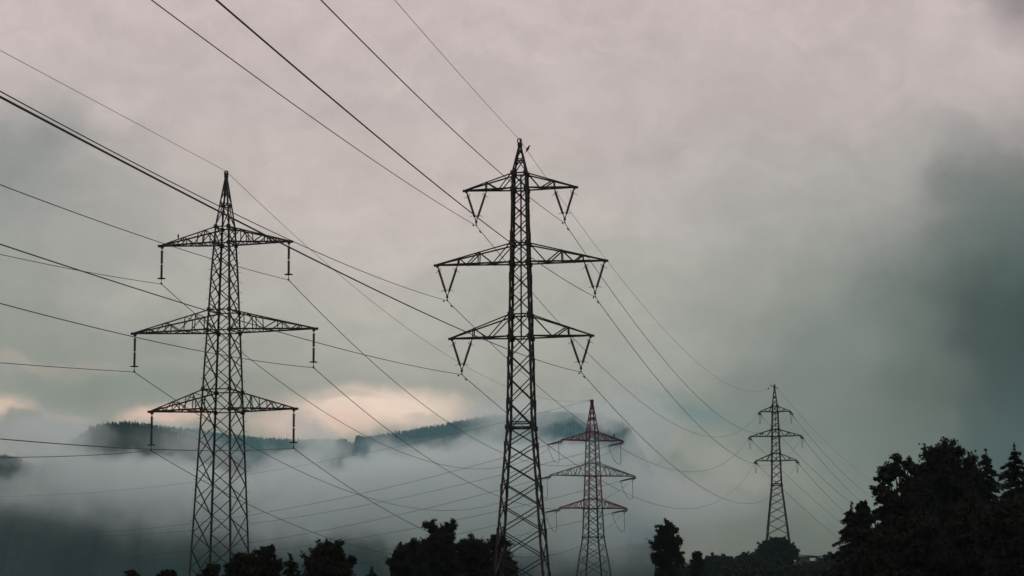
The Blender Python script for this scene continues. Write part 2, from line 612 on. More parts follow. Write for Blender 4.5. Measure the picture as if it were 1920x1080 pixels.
    for sg in (-1, 1):
        for dz in (0, .14):
            m.brace(pc(-1, sg, zc + dz), pc(1, sg, zc + dz), bs, bs * .2, (0, -sg, 0), bi)
            m.brace(pc(sg, -1, zc + dz), pc(sg, 1, zc + dz), bs, bs * .2, (-sg, 0, 0), bi)
    m.box(loc(0, 0, apex - P['cap'] * .6), (P['tipw'] + ls * .5, P['tipw'] + ls * .5, P['cap']), bi)
    m.build('peak', mats, root)
    # crossarms
    for k in range(3):
        z0, z1, a = P['z'][k], P['zt'][k], P['a'][k]
        mi = P['armband'][k]
        for s_ in (-1, 1):
            m = MB()
            cs = P['chord']
            wb, wt = W(z0), W(z1)
            B = lambda t, f: loc(s_ * (wb + (a - wb) * t), f * (wb * dr * (1 - t) + P['tipd'] * t), z0)
            T = lambda t, f: loc(s_ * (wt + (a - .06 - wt) * t), f * (wt * dr * (1 - t) + P['tipd'] * t), z1 + (z0 + P['tiph'] - z1) * t)
            for f in (-1, 1):
                m.angle(B(0, f), B(1, f), cs * 1.15, cs * .2, (0, -f, 0), (0, 0, 1), mi)
                m.angle(T(0, f), T(1, f), cs, cs * .18, (0, -f, 0), (0, 0, -1), mi)
                for t in P['posts'][k]:
                    m.brace(B(t, f), T(t, f), bs, bs * .18, (0, -f, 0), mi)
                for (ta, ua), (tb, ub) in zip(P['zig'][k], P['zig'][k][1:]):
                    pa = (T if ua else B)(ta, f)
                    pb = (T if ub else B)(tb, f)
                    m.brace(pa, pb, bs * 1.1, bs * .2, (0, -f, 0), mi)
            tt = [0] + list(P['posts'][k]) + [.97]
            for i, (ta, tb) in enumerate(zip(tt, tt[1:])):
                f = 1 if i % 2 else -1
                m.brace(B(ta, f), B(tb, -f), bs * .9, bs * .2, (0, 0, 1), mi)
                m.brace(B(tb, -f), B(tb, f), bs * .9, bs * .2, (0, 0, 1), mi)
                m.brace(T(tb, -f), T(tb, f), bs * .8, bs * .2, (0, 0, -1), mi)
            m.box(loc(s_ * (a - .13), 0, z0 + .03), (.17, P['tipd'] + .04, .065), mi)
            m.box(loc(s_ * (a - .2), 0, z0 - .06), (.06, P['tipd'] + .03, .06), mi)
            o = m.build('crossarm', mats, root)
            if P['armlabel'][k]:
                o['label'] = P['armlabel'][k]
    # climbing rail up the middle of the shaft
    if P['rail']:
        m = MB()
        za, zc_ = P['z'][2] - .1, P['zt'][0] - .2
        fy = -1
        ypos = lambda z: fy * (W(z) * dr) + .1
        m.angle(loc(.06, ypos(za), za), loc(.06, ypos(zc_), zc_), .1, .03, (1, 0, 0), (0, 1, 0), band(za))
        z = za + .4
        n = 0
        while z < zc_:
            sg = 1 if n % 2 else -1
            m.sweep([loc(.1, ypos(z), z), loc(.1 + sg * .2, ypos(z), z)], .014, 6, band(za))
            z += .42
            n += 1
        m.build('climbing_rail', mats, root)
    P['loc'] = loc
    return root


def arc(m, p, d, up, r=.012, L=.26):
    """curved arcing horn from p outward along d, tip turned along up"""
    p, d, up = Vector(p), Vector(d), Vector(up)
    m.sweep([p, p + d * L * .35 - up * L * .05, p + d * L * .7 + up * L * .02, p + d * L + up * L * .22], [r, r, r * .9, r * .6], 6)


def hardware(P, root, kind):
    loc = P['loc']
    yaw = R(P['yaw'])
    def local_dir(az_):
        a = R(az_)
        wx, wy = math.sin(a), math.cos(a)
        return Vector((wx * math.cos(yaw) - wy * math.sin(yaw), wx * math.sin(yaw) + wy * math.cos(yaw), 0))
    for k in range(3):
        a, z0 = P['a'][k], P['z'][k]
        for s_ in (-1, 1):
            if kind == 'v':
                vtx = loc(s_ * (a - .83), 0, z0 - 2.02)
                for off in (.2, 1.5):
                    p = loc(s_ * (a - off), 0, z0 - .01)
                    m = MB()
                    d = (vtx - p)
                    m.sweep([p, p + d * .12], .04, 6)
                    rod_insulator(m, p + d * .10, p + d * .84, .092)
                    m.sweep([p + d * .82, vtx], .034, 6)
                    o = m.build('insulator', M_INS, root, True)
                    out = Vector((-1 if off > 1 else 1, 0, 0)) * s_
                    hm = MB()
                    n = Vector((-d.z, 0, d.x)).normalized()
                    if n.dot(out) < 0:
                        n = -n
                    arc(hm, p + d * .17, n, d.normalized() * .7, .016, .3)
                    ring(hm, p + d * .13 - n * .08, (0, 1, 0), .085, .014, 14)
                    hm.build('arcing_horn', M_STEEL, o, True)
                    hm = MB()
                    arc(hm, p + d * .78, n, -d.normalized() * .4 + Vector((0, 0, -.6)), .016, .3)
                    arc(hm, p + d * .80, -n, -d.normalized() * .5, .014, .16)
                    hm.build('arcing_horn', M_STEEL, o, True)
                m = MB()
                m.box(vtx + Vector((0, 0, -.02)), (.07, .03, .07))
                m.sweep([vtx, vtx + Vector((0, 0, -.22))], .025, 6)
                m.sweep([vtx + Vector((0, -.2, -.25)), vtx + Vector((0, 0, -.2)), vtx + Vector((0, .2, -.25))], [.03, .05, .03], 8)
                m.build('suspension_clamp', M_STEEL, root, True)
            elif kind == 'i':
                p = loc(s_ * (a - .2), 0, z0 - .06)
                m = MB()
                dz = lambda t: p + Vector((0, 0, -t))
                m.sweep([dz(0), dz(.2)], .03, 6)
                rod_insulator(m, dz(.18), dz(.94), .082)
                m.sweep([dz(.92), dz(1.04)], .03, 6)
                rod_insulator(m, dz(1.02), dz(1.88), .082)
                m.sweep([dz(1.86), dz(2.1)], .022, 6)
                for t_ in (.28, .92, 1.06):
                    arc(m, dz(t_), Vector((1, 0, 0)), Vector((0, 0, -.4)), .01, .14)
                    arc(m, dz(t_), Vector((-1, 0, 0)), Vector((0, 0, -.4)), .01, .14)
                o = m.build('insulator', M_INS, root, True)
                rm = MB()
                pts = [dz(1.80 + i * .02) for i in range(5)]
                rm.sweep(pts, [.1, .24, .27, .2, .05], 16)
                rm.build('corona_ring', M_STEEL2, o, True)
                cm = MB()
                cm.sweep([dz(2.08), dz(2.16)], .05, 8)
                cm.sweep([dz(2.16) + Vector((0, -.18, -.03)), dz(2.14), dz(2.16) + Vector((0, .18, -.03))], [.025, .045, .025], 8)
                cm.build('suspension_clamp', M_STEEL2, root, True)
            else:
                tip = loc(s_ * (a - .05), 0, z0 - .12)
                L = P['strlen']
                ends = []
                for az_ in P['az']:
                    d = local_dir(az_) * .985
                    d.z = -.35 / L * 1.0
                    side = d.cross(Vector((0, 0, 1))).normalized()
                    m = MB()
                    for sg in (-1, 1):
                        q = side * sg * .19
                        rod_insulator(m, tip + d * (L * .16) + q, tip + d * (L * .84) + q, P['insr'])
                    o = m.build('insulator', M_INS, root, True)
                    for t_, ta, tb in ((.14, 0, .15), (.86, .85, 1.0)):
                        hm = MB()
                        c = tip + d * (L * t_)
                        hm.brace(c - side * .26, c + side * .26, .09, .03, (0, 0, 1))
                        if P['rings']:
                            ring(hm, c + Vector((0, 0, -.14)), side, .16, .022, 14)
                        hm.sweep([tip + d * (L * ta), tip + d * (L * tb)], .04, 6)
                        hm.build('yoke', mats_dark(P), o)
                    ends.append(tip + d * L)
                A, B = ends
                m = MB()
                pts = []
                for i in range(25):
                    t = i / 24
                    c = A.lerp(B, t)
                    sag_ = P['loop'] * (1 - abs(2 * t - 1) ** 2.4)
                    c = c + (tip - (A + B) * .5) * (.55 * math.sin(math.pi * t))
                    c.z = A.z + (B.z - A.z) * t - sag_
                    pts.append(c)
                m.sweep(pts, P['loopr'], 6)
                m.build('jumper_loop', M_WIRE, root, True)
    # earth wire fitting on the peak
    m = MB()
    ap = P['apex']
    if kind == 'v':
        ring(m, loc(-.03, 0, ap + .2), (0, 1, 0), .135, .036, 20)
        m.box(loc(.05, 0, ap + .2), (.07, .1, .06))
        m.box(loc(0, 0, ap - .02), (.09, .09, .1))
    elif kind == 'i':
        m.sweep([loc(-.02, 0, ap - .1), loc(-.12, 0, ap + .12), loc(-.03, 0, ap + .22), loc(.1, 0, ap + .17), loc(.06, 0, ap + .06)], .045, 8)
        m.sweep([loc(0, -.25, ap + .1), loc(0, .25, ap + .06)], .03, 6)
    else:
        m.box(loc(0, 0, ap + .02), (.14, .14, .12))
        for az_ in P['az']:
            d = local_dir(az_)
            m.sweep([loc(0, 0, ap), loc(0, 0, ap - .05) + d * .7], .035, 6)
    m.build('earth_wire_clamp', mats_dark(P), root, True)


def mats_dark(P):
    return P['dark']


two = lambda *t: list(t)
COMMON = dict(cuts=[], pegs=[(1, -1)], peg=.22, pegr=.014, pegstep=.92, pegm=0, splice=2.7, double_waist=False, collar=.4, dark=M_STEEL)
CP = dict(COMMON, X=.555, Y=129.73, yaw=8.6, dr=1.0, base=-7.0, z=(25.58, 20.76, 15.98), zt=(26.62, 22.05, 17.44), a=(3.702, 5.6, 4.654), apex=28.6,
          prof=[(26.62, .495), (23.34, .556), (19.87, .64), (15.34, .745), (10.25, .86), (1.3, 1.56), (-7.0, 2.21)], waist=10.25, tipw=.07,
          leg=.14, br=.066, chord=.086, gus=.14, tipd=.07, tiph=.1, k1=.98, k2=.62, kp=1.1, cap=.12, rail=True, double_waist=True,
          mats=[M_STEEL], band=lambda z: 0, armband=(0, 0, 0), armlabel=(None,) * 3,
          posts=((.54,), (.42, .69), (.60,)),
          zig=([(0, 1), (.26, 0), (.54, 1)], [(0, 1), (.22, 0), (.42, 1), (.57, 0), (.69, 1)], [(0, 1), (.34, 0), (.6, 1)]),
          label='tall dark lattice pylon in the middle with V-shaped insulator strings on three crossarms')
pc_ = pylon(CP)
hardware(CP, pc_, 'v')

LP = dict(COMMON, X=-16.737, Y=118.23, yaw=10.0, dr=1.45, base=-8.0, z=(20.14, 15.0, 10.4), zt=(21.12, 16.2, 11.56), a=(4.056, 5.6, 4.463), apex=24.3,
          prof=[(21.12, .44), (18.57, .575), (16.22, .665), (12.92, .80), (8.84, .945), (2.05, 1.203), (-8.0, 1.59)], waist=-6.0, tipw=.05,
          leg=.105, br=.047, chord=.075, gus=.11, tipd=.06, tiph=.08, k1=.86, k2=.8, kp=1.8, cap=.12, rail=False,
          pegs=[(1, 1), (-1, -1)], peg=.15, pegr=.010, pegstep=.58, splice=40, dark=M_STEEL2,
          mats=[M_STEEL2], band=lambda z: 0, armband=(0, 0, 0), armlabel=(None,) * 3,
          posts=((.18, .3, .56, .80), (.16, .3, .55, .80), (.16, .3, .55, .80)),
          zig=([(0, 0), (.18, 1), (.36, 0), (.56, 1), (.68, 0), (.80, 1)],) * 3,
          label='slender dark lattice pylon on the left with single straight insulators hanging from three crossarms')
pl_ = pylon(LP)
hardware(LP, pl_, 'i')

RP = dict(COMMON, X=56.279, Y=439.53, yaw=12.0, dr=.75, base=5.2, z=(37.86, 32.57, 27.36), zt=(39.15, 34.15, 28.95), a=(3.4, 5.6, 4.483), apex=43.4,
          prof=[(39.15, .64), (35.86, .79), (27.3, 1.03), (22.2, 1.16), (13.03, 2.2), (5.2, 3.05)], waist=22.2, tipw=.14,
          leg=.25, br=.105, chord=.16, gus=.25, tipd=.1, tiph=.2, k1=.82, k2=.55, kp=1.1, cap=.15, rail=True, double_waist=True, peg=.3, pegr=.02, pegstep=1.6,
          mats=[M_STEEL], band=lambda z: 0, armband=(0, 0, 0), armlabel=(None,) * 3, strlen=2.2, insr=.12, rings=False, loop=2.1, loopr=.04, az=(190.2, 15.0),
          posts=CP['posts'], zig=CP['zig'], pegs=[(1, -1)],
          label='far dark lattice pylon on the right rising from a round bush beside the spruces')
pr_ = pylon(RP)
hardware(RP, pr_, 't')


def mband(z):
    return 0 if z > 20.3 else 1 if z > 15.5 else 0 if z > 11.05 else 2


MP = dict(COMMON, X=10.875, Y=280.48, yaw=-18.3, dr=1.0, base=-7.2, z=(20.32, 15.51, 11.1), zt=(21.57, 17.26, 12.42), a=(4.518, 6.2, 4.929), apex=25.85,
          prof=[(21.57, .692), (20.08, .745), (15.51, .891), (12.47, 1.0), (10.66, 1.07), (7.28, 1.19), (3.91, 1.66), (2.19, 1.87), (-7.2, 3.05)], waist=7.28, tipw=.11,
          leg=.17, br=.068, chord=.12, gus=.13, tipd=.12, tiph=.16, k1=.74, k2=.6, kp=.9, cap=.22, rail=False, peg=.2, pegr=.015, pegstep=40, splice=40,
          cuts=[20.3, 15.5, 11.05], mats=[M_RED, M_WHITE, M_STEEL2], pegm=2, band=mband, armband=(0, 1, 0), dark=M_STEEL2,
          armlabel=('red painted crossarm', 'pale grey crossarm', 'red painted crossarm'), pegs=[],
          strlen=3.0, insr=.085, rings=True, loop=2.6, loopr=.03, az=(189.66, -40.0),
          posts=((.24, .38, .62, .8), (.24, .38, .52, .66, .8), (.24, .38, .62, .8)),
          zig=([(0, 0), (.2, 1), (.38, 0), (.5, 1), (.66, 0), (.8, 1)], [(0, 0), (.16, 1), (.3, 0), (.45, 1), (.58, 0), (.7, 1), (.84, 0)], [(0, 0), (.2, 1), (.38, 0), (.5, 1), (.66, 0), (.8, 1)]),
          label='distant red and white banded lattice pylon with a tapering red peak')
pm_ = pylon(MP)
hardware(MP, pm_, 't')

# ------------------------------------------------------------------ wires
# (stretch, pylon, where it hangs, start, then end and sag, or heading with slope and curve and the length seen)
SPANS = [
    ('span', 'middle', 'peak', (0.56, 129.73, 28.83), (56.28, 439.53, 43.66), 6.85),
    ('span', 'middle', 'right upper', (3.39, 129.3, 23.31), (59.17, 436.7, 37.39), 8.15),
    ('span', 'middle', 'right middle', (5.27, 129.01, 18.49), (61.32, 436.24, 32.1), 8.1),
    ('span', 'middle', 'left upper', (-2.28, 130.16, 23.31), (52.62, 438.09, 37.39), 8.75),
    ('span', 'middle', 'right lower', (4.34, 129.16, 13.71), (60.23, 436.47, 26.89), 8.5),
    ('span', 'middle', 'left middle', (-4.16, 130.44, 18.49), (50.47, 438.55, 32.1), 8.9),
    ('span', 'middle', 'left lower', (-3.23, 130.3, 13.71), (51.56, 438.32, 26.89), 9.1),
    ('span', 'slender', 'peak', (-16.74, 118.23, 24.49), (10.88, 280.48, 26.0), 4.35),
    ('span', 'slender', 'left upper', (-20.53, 118.9, 17.92), (6.14, 276.17, 19.85), 6.7),
    ('span', 'slender', 'right upper', (-12.94, 117.56, 17.92), (14.62, 278.97, 19.85), 6.3),
    ('span', 'slender', 'left middle', (-22.06, 119.17, 12.78), (4.54, 275.64, 15.04), 6.05),
    ('span', 'slender', 'right middle', (-11.42, 117.3, 12.78), (16.22, 279.5, 15.04), 5.9),
    ('span', 'slender', 'left lower', (-20.94, 118.97, 8.18), (5.75, 276.04, 10.63), 6.15),
    ('span', 'slender', 'right lower', (-12.54, 117.49, 8.18), (15.01, 279.1, 10.63), 6.15),
    ('incoming', 'middle', 'peak', (0.56, 129.73, 28.83), 186, (-0.1113, 0.0001225), 50),
    ('incoming', 'middle', 'right upper', (3.39, 129.3, 23.31), 186, (-0.12624, 0.0002639), 79),
    ('incoming', 'middle', 'right middle', (5.27, 129.01, 18.49), 186, (-0.11084, 0.0002028), 97),
    ('incoming', 'middle', 'left upper', (-2.28, 130.16, 23.31), 186, (-0.10619, 0.0001993), 75),
    ('incoming', 'middle', 'left middle', (-4.16, 130.44, 18.49), 186, (-0.1031, 0.0003346), 81),
    ('incoming', 'middle', 'right lower', (4.34, 129.16, 13.71), 186, (-0.091, 0.00019), 104),
    ('incoming', 'middle', 'left lower', (-3.23, 130.3, 13.71), 186, (-0.08526, 0.0002142), 83),
    ('incoming', 'slender', 'peak', (-16.74, 118.23, 24.49), 184, (-0.09169, 0.0000021), 42),
    ('incoming', 'slender', 'right upper', (-12.94, 117.56, 17.92), 184, (-0.10789, 0.0003139), 52),
    ('incoming', 'slender', 'left upper', (-20.53, 118.9, 17.92), 184, (-0.11623, 0.0004005), 30),
    ('incoming', 'slender', 'right middle', (-11.42, 117.3, 12.78), 184, (-0.09361, 0.0003545), 56),
    ('incoming', 'slender', 'left middle', (-22.06, 119.17, 12.78), 184, (-0.09195, 0.0001464), 25),
    ('incoming', 'slender', 'right lower', (-12.54, 117.49, 8.18), 184, (-0.08161, 0.0003511), 53),
    ('incoming', 'slender', 'left lower', (-20.94, 118.97, 8.18), 184, (-0.09364, 0.0005622), 27),
    ('onward', 'red', 'peak', (10.88, 280.48, 26.0), -40, (-0.10608, 0.0003914), 178),
    ('onward', 'red', 'left upper', (4.73, 281.34, 19.85), -40, (-0.13726, 0.0005379), 165),
    ('onward', 'red', 'right upper', (13.22, 284.15, 19.85), -40, (-0.13687, 0.0005166), 185),
    ('onward', 'red', 'left middle', (3.14, 280.82, 15.04), -40, (-0.13699, 0.0005413), 161),
    ('onward', 'red', 'right middle', (14.82, 284.68, 15.04), -40, (-0.13601, 0.0005135), 171),
    ('onward', 'red', 'left lower', (4.34, 281.22, 10.63), -40, (-0.1412, 0.0006144), 150),
    ('onward', 'red', 'right lower', (13.61, 284.28, 10.63), -40, (-0.14289, 0.0006604), 150),
    ('onward', 'far', 'peak', (56.28, 439.53, 43.66), 15, (-0.07181, 0.0001369), 250),
    ('onward', 'far', 'right upper', (60.12, 440.93, 37.39), 15, (-0.0873, 0.0001801), 250),
    ('onward', 'far', 'right middle', (62.27, 440.47, 32.1), 15, (-0.08624, 0.00016), 250),
    ('onward', 'far', 'right lower', (61.18, 440.7, 26.89), 15, (-0.09184, 0.00016), 250),
    ('onward', 'far', 'left upper', (53.56, 442.32, 37.39), 15, (-0.07957, 0.0001008), 250),
    ('onward', 'far', 'left middle', (51.41, 442.78, 32.1), 15, (-0.08261, 0.0000772), 250),
    ('onward', 'far', 'left lower', (52.5, 442.54, 26.89), 15, (-0.08689, 0.00007), 250),
]
TOWER = {'middle': 'middle pylon', 'slender': 'slender pylon', 'far': 'far pylon', 'red': 'red pylon'}
ENDS = {('incoming', 'middle'): 'from overhead to the %s of the middle pylon',
        ('incoming', 'slender'): 'from the left edge to the %s of the slender pylon',
        ('span', 'middle'): 'from the %s of the middle pylon to the far pylon',
        ('span', 'slender'): 'from the %s of the slender pylon to the red pylon',
        ('onward', 'red'): 'from the %s of the red pylon to the left edge',
        ('onward', 'far'): 'from the %s of the far pylon down behind the trees'}
GROUPS = {('incoming', 'middle'): 'wires coming in overhead to the middle pylon', ('incoming', 'slender'): 'wires coming in from the left to the slender pylon',
          ('span', 'middle'): 'wires between the middle and the far pylon', ('span', 'slender'): 'wires between the slender and the red pylon',
          ('onward', 'red'): 'wires running off left from the red pylon', ('onward', 'far'): 'wires running on from the far pylon'}


def damper(m, p, d):
    p = Vector(p); d = Vector(d).normalized()
    up = Vector((0, 0, -1))
    m.sweep([p + up * .09 - d * .2, p + up * .08, p + up * .09 + d * .2], .012, 6)
    m.sweep([p, p + up * .09], .018, 6)
    for sg in (-1, 1):
        m.sweep([p + up * .09 + d * sg * .12, p + up * .1 + d * sg * .17, p + up * .1 + d * sg * .23], [.02, .045, .03], 8)


for sp in SPANS:
    stretch, tower, place = sp[:3]
    P0 = Vector(sp[3])
    earth = place == 'peak'
    pts = []
    if stretch == 'span':
        Q, sag_ = Vector(sp[4]), sp[5]
        n = 72
        for i in range(n + 1):
            t = i / n
            p = P0.lerp(Q, t)
            p.z -= 4 * sag_ * t * (1 - t)
            pts.append(p)
        r_ = .013 if earth else .02
    else:
        azr = R(sp[4])
        a_, b_ = sp[5]
        smax = sp[6]
        Lw = 150.0 if stretch == 'incoming' else smax + 25
        d = Vector((math.sin(azr), math.cos(azr), 0))
        n = 64
        for i in range(n + 1):
            s_ = Lw * i / n
            z = a_ * s_ + b_ * s_ * s_
            if s_ > smax + 10 and b_ < .00015:
                z += .00018 * (s_ - smax - 10) ** 2
            pts.append(P0 + d * s_ + Vector((0, 0, z)))
        r_ = .0175 if stretch == 'incoming' else .032 if tower == 'far' else .023
        if earth:
            r_ *= .66
    m = MB()
    m.sweep(pts, r_, 6)
    w = m.build('earth_wire' if earth else 'conductor_wire', M_WIRE, None, True)
    where = 'peak' if earth else place + ' arm'
    tag(w, ('thin earth wire ' if earth else 'conductor ') + ENDS[stretch, tower] % where, 'power line', GROUPS[stretch, tower])
    if tower == 'middle' and not earth:
        s_ = 1.6 if stretch == 'incoming' else 1.3
        d = (pts[1] - pts[0]).normalized()
        dm = MB()
        damper(dm, pts[0] + d * s_, d)
        dm.build('vibration_damper', M_STEEL, w, True)
    if tower == 'far':
        d = (pts[1] - pts[0]).normalized()
        for s_ in (1.4, 3.4):
            dm = MB()
            dm.sweep([pts[0] + d * (s_ - .45), pts[0] + d * s_, pts[0] + d * (s_ + .45)], [.05, .1, .05], 8)
            dm.build('vibration_damper', M_STEEL, w, True)


# ------------------------------------------------------------------ birds
def bird(loc_, heading, label, size=.42, pitch=55, head_turn=0.0):
    """perched crow: one continuous body from tail to bill, with two feet below"""
    m = MB()
    c, s_ = math.cos(R(pitch)), math.sin(R(pitch))
    spine = [(-.62, 0, .012), (-.45, -.005, .03), (-.3, -.01, .042), (-.16, .0, .085), (0, .0, .118), (.14, .005, .112), (.25, .01, .075), (.32, .03, .07), (.4, .045, .072), (.46, .045, .05), (.50, .04, .022), (.56, .025, .014), (.6, .012, .004)]
    pts, rad = [], []
    for i, (t, h, r_) in enumerate(spine):
        p = pitch if t < .3 else pitch * (1 - (t - .3) * 2.6)
        x = t if t < .3 else .3
        e = max(0, t - .3)
        px = x * c + e * math.cos(R(p)) - h * s_
        pz = x * s_ + e * math.sin(R(p)) + h * c
        pts.append(Vector((px * size / .8, 0, pz * size / .8)))
        rad.append(r_ * 1.25 * size / .8)
    m.sweep(pts, rad, 10)
    lo = -.27 * size / .8
    for sg in (-1, 1):
        m.sweep([Vector((.02, sg * .03, -.02)) * size, Vector((.04, sg * .035, 0)) * size + Vector((0, 0, lo))], .009, 5)
    mat_ = Matrix.Rotation(R(heading), 4, 'Z')
    o = m.build('bird', M_FEATHER, None, True)
    o.rotation_euler = (0, 0, R(heading))
    o.location = Vector(loc_) - Vector((0, 0, lo))
    tag(o, label, 'bird', 'perched birds')
    return o


def on_earth_wire(t):
    sp = SPANS[0]
    p = Vector(sp[3]).lerp(Vector(sp[4]), t)
    p.z -= 4 * sp[5] * t * (1 - t)
    return p


def wp(P, x, y, z):
    yaw = R(P['yaw'])
    return Vector((P['X'] + x * math.cos(yaw) + y * math.sin(yaw), P['Y'] - x * math.sin(yaw) + y * math.cos(yaw), z))


bird(on_earth_wire(.0092), 15, 'black bird perched on the earth wire just below the ring of the middle pylon', .46, 58)
bird(wp(RP, 0.05, 0, RP['apex'] + .14), 160, 'black bird standing on the very top of the far right pylon', .55, 40)
bird(wp(RP, -.62, -.1, RP['apex'] - .06), 170, 'black bird perched beside the left of the far right pylon peak', .55, 35)
bird(wp(RP, -1.25, -.6, RP['apex'] - .75), 30, 'black bird on the earth wire left of the far right pylon', .6, 50)
bird(wp(RP, .62, .4, RP['apex'] - .62), 200, 'black bird perched just right of the far right pylon peak', .5, 55)
bird(wp(LP, -2.75, -.35, LP['z'][0] + .39), 100, 'black bird on the upper left crossarm of the slender left pylon', .3, 70)
bird(wp(MP, 3.1, -.25, MP['z'][0] + .58), 100, 'black bird on the upper right crossarm of the red and white pylon', .55, 70)

# ------------------------------------------------------------------ trees and bushes
def leaf_mesh(name, cen, size, rng, mats, parent, stretch=1.6, droop=0.0, axis=None):
    n = len(cen)
    u = rng.normal(size=(n, 3))
    if axis is not None:
        u = axis + .45 * u
    u[:, 2] -= droop
    u /= np.linalg.norm(u, axis=1)[:, None]
    w = rng.normal(size=(n, 3))
    v = np.cross(u, w)
    v /= np.linalg.norm(v, axis=1)[:, None]
    s = size * rng.uniform(.6, 1.35, size=(n, 1))
    a = cen - u * s * stretch * .5
    b = cen + u * s * stretch * .5
    c = cen + v * s * .5 - u * s * .1
    d = cen - v * s * .5 - u * s * .1
    verts = np.stack([a, c, b, d], 1).reshape(-1, 3)
    me = bpy.data.meshes.new(name)
    me.vertices.add(n * 4)
    me.vertices.foreach_set('co', verts.astype(np.float32).ravel())
    me.loops.add(n * 4)
    me.loops.foreach_set('vertex_index', np.arange(n * 4, dtype=np.int32))
    me.polygons.add(n)
    me.polygons.foreach_set('loop_start', np.arange(0, n * 4, 4, dtype=np.int32))
    me.update(calc_edges=True)
    me.materials.append(mats)
    o = bpy.data.objects.new(name, me)
    C.objects.link(o)
    o.parent = parent
    return o


def limb(m, p, q, r0, r1, rng, bend=.12):
    p, q = np.array(p, float), np.array(q, float)
    L = np.linalg.norm(q - p)
    pts, rad = [], []
    for t in (0, .25, .5, .75, 1):
        c = p + (q - p) * t
        if 0 < t < 1:
            c = c + rng.normal(size=3) * L * bend * .35
        pts.append(c)
        rad.append(r0 + (r1 - r0) * t)
    m.sweep(pts, rad, 7)
    return pts


def broadleaf(x, y, top, width, seed, label, leaf=.2, dens=1.0, mat_=None, lumps=22, fill=.9, low=.12, name='broadleaf_tree', lean=0.0, peaks=None, group='dark trees along the foot of the valley', base=None, cat='tree', tall=1.5, holes=False):
    """deciduous tree: trunk with limbs, crown of many leafy twigs gathered in uneven lumps"""
    rng = np.random.default_rng(seed)
    z0 = ground_z(x, y) if base is None else base
    H = top - z0
    root = empty(name, (x, y, z0 - .05))
    tag(root, label, cat, group)
    m = MB()
    tr = max(.05, H * .022)
    tt = np.array([lean * H * .5, 0, H * .62])
    spine = limb(m, (0, 0, 0), tt, tr, tr * .45, rng, .03)
    cen, axs = [], []
    ends = []
    lo = max(low * H, H - tall * width)
    lumps = int(lumps * (1.55 if width > 4.2 or holes else 2.3))
    for i in range(lumps):
        if peaks and i < len(peaks):
            px, pz = peaks[i]
            c = np.array([px * width * .5, rng.uniform(-.15, .15) * width, lo + (H - lo) * pz - width * .09])
        else:
            h = rng.uniform(0, 1) ** .8
            Rh = (1 - h ** 2.4) ** .55 * (.72 + .28 * min(1, h * 3 + .2))
            q = fill * math.sqrt(rng.uniform(.12, 1))
            a_ = rng.uniform(0, 2 * math.pi)
            c = np.array([math.cos(a_) * q * Rh * width * .43, math.sin(a_) * q * Rh * width * .43, lo + (H - lo) * (.04 + .87 * h)])
        c[0] += lean * c[2]
        ends.append(c)
    for i, c in enumerate(ends):
        k = np.interp(c[2] / H, [0, .62, 1], [.15, .55, .95])
        st = np.array(spine[min(4, int(k * 4))])
        pts = limb(m, st, c, tr * .38, tr * .1, rng)
        r_ = min(width * rng.uniform(.10, .165), H * .13)
        nt_ = max(5, int(13 * dens))
        # twigs radiating from the limb end
        for j in range(nt_):
            d = rng.normal(size=3)
            d /= np.linalg.norm(d)
            d[2] = d[2] * .8 + .1
            e = c + d * r_ * rng.uniform(.5, 1.2) * (rng.uniform(1.2, 1.6) if rng.uniform() < .15 else 1)
            m.sweep([c, (c + e) * .5 + rng.normal(size=3) * r_ * .05, e], [tr * .09, tr * .06, tr * .03], 4, 0, False)
            nl = int(rng.uniform(60, 110) * dens)
            t = rng.uniform(.25, 1.12, size=(nl, 1)) ** .8
            p = c + (e - c) * t + rng.normal(size=(nl, 3)) * r_ * .11 * (.45 + t)
            cen.append(p)
    m.build('trunk', M_BARK, root, True)
    leaf_mesh('crown', np.concatenate(cen), leaf * .48, rng, mat_ or M_LEAF, root)
    return root


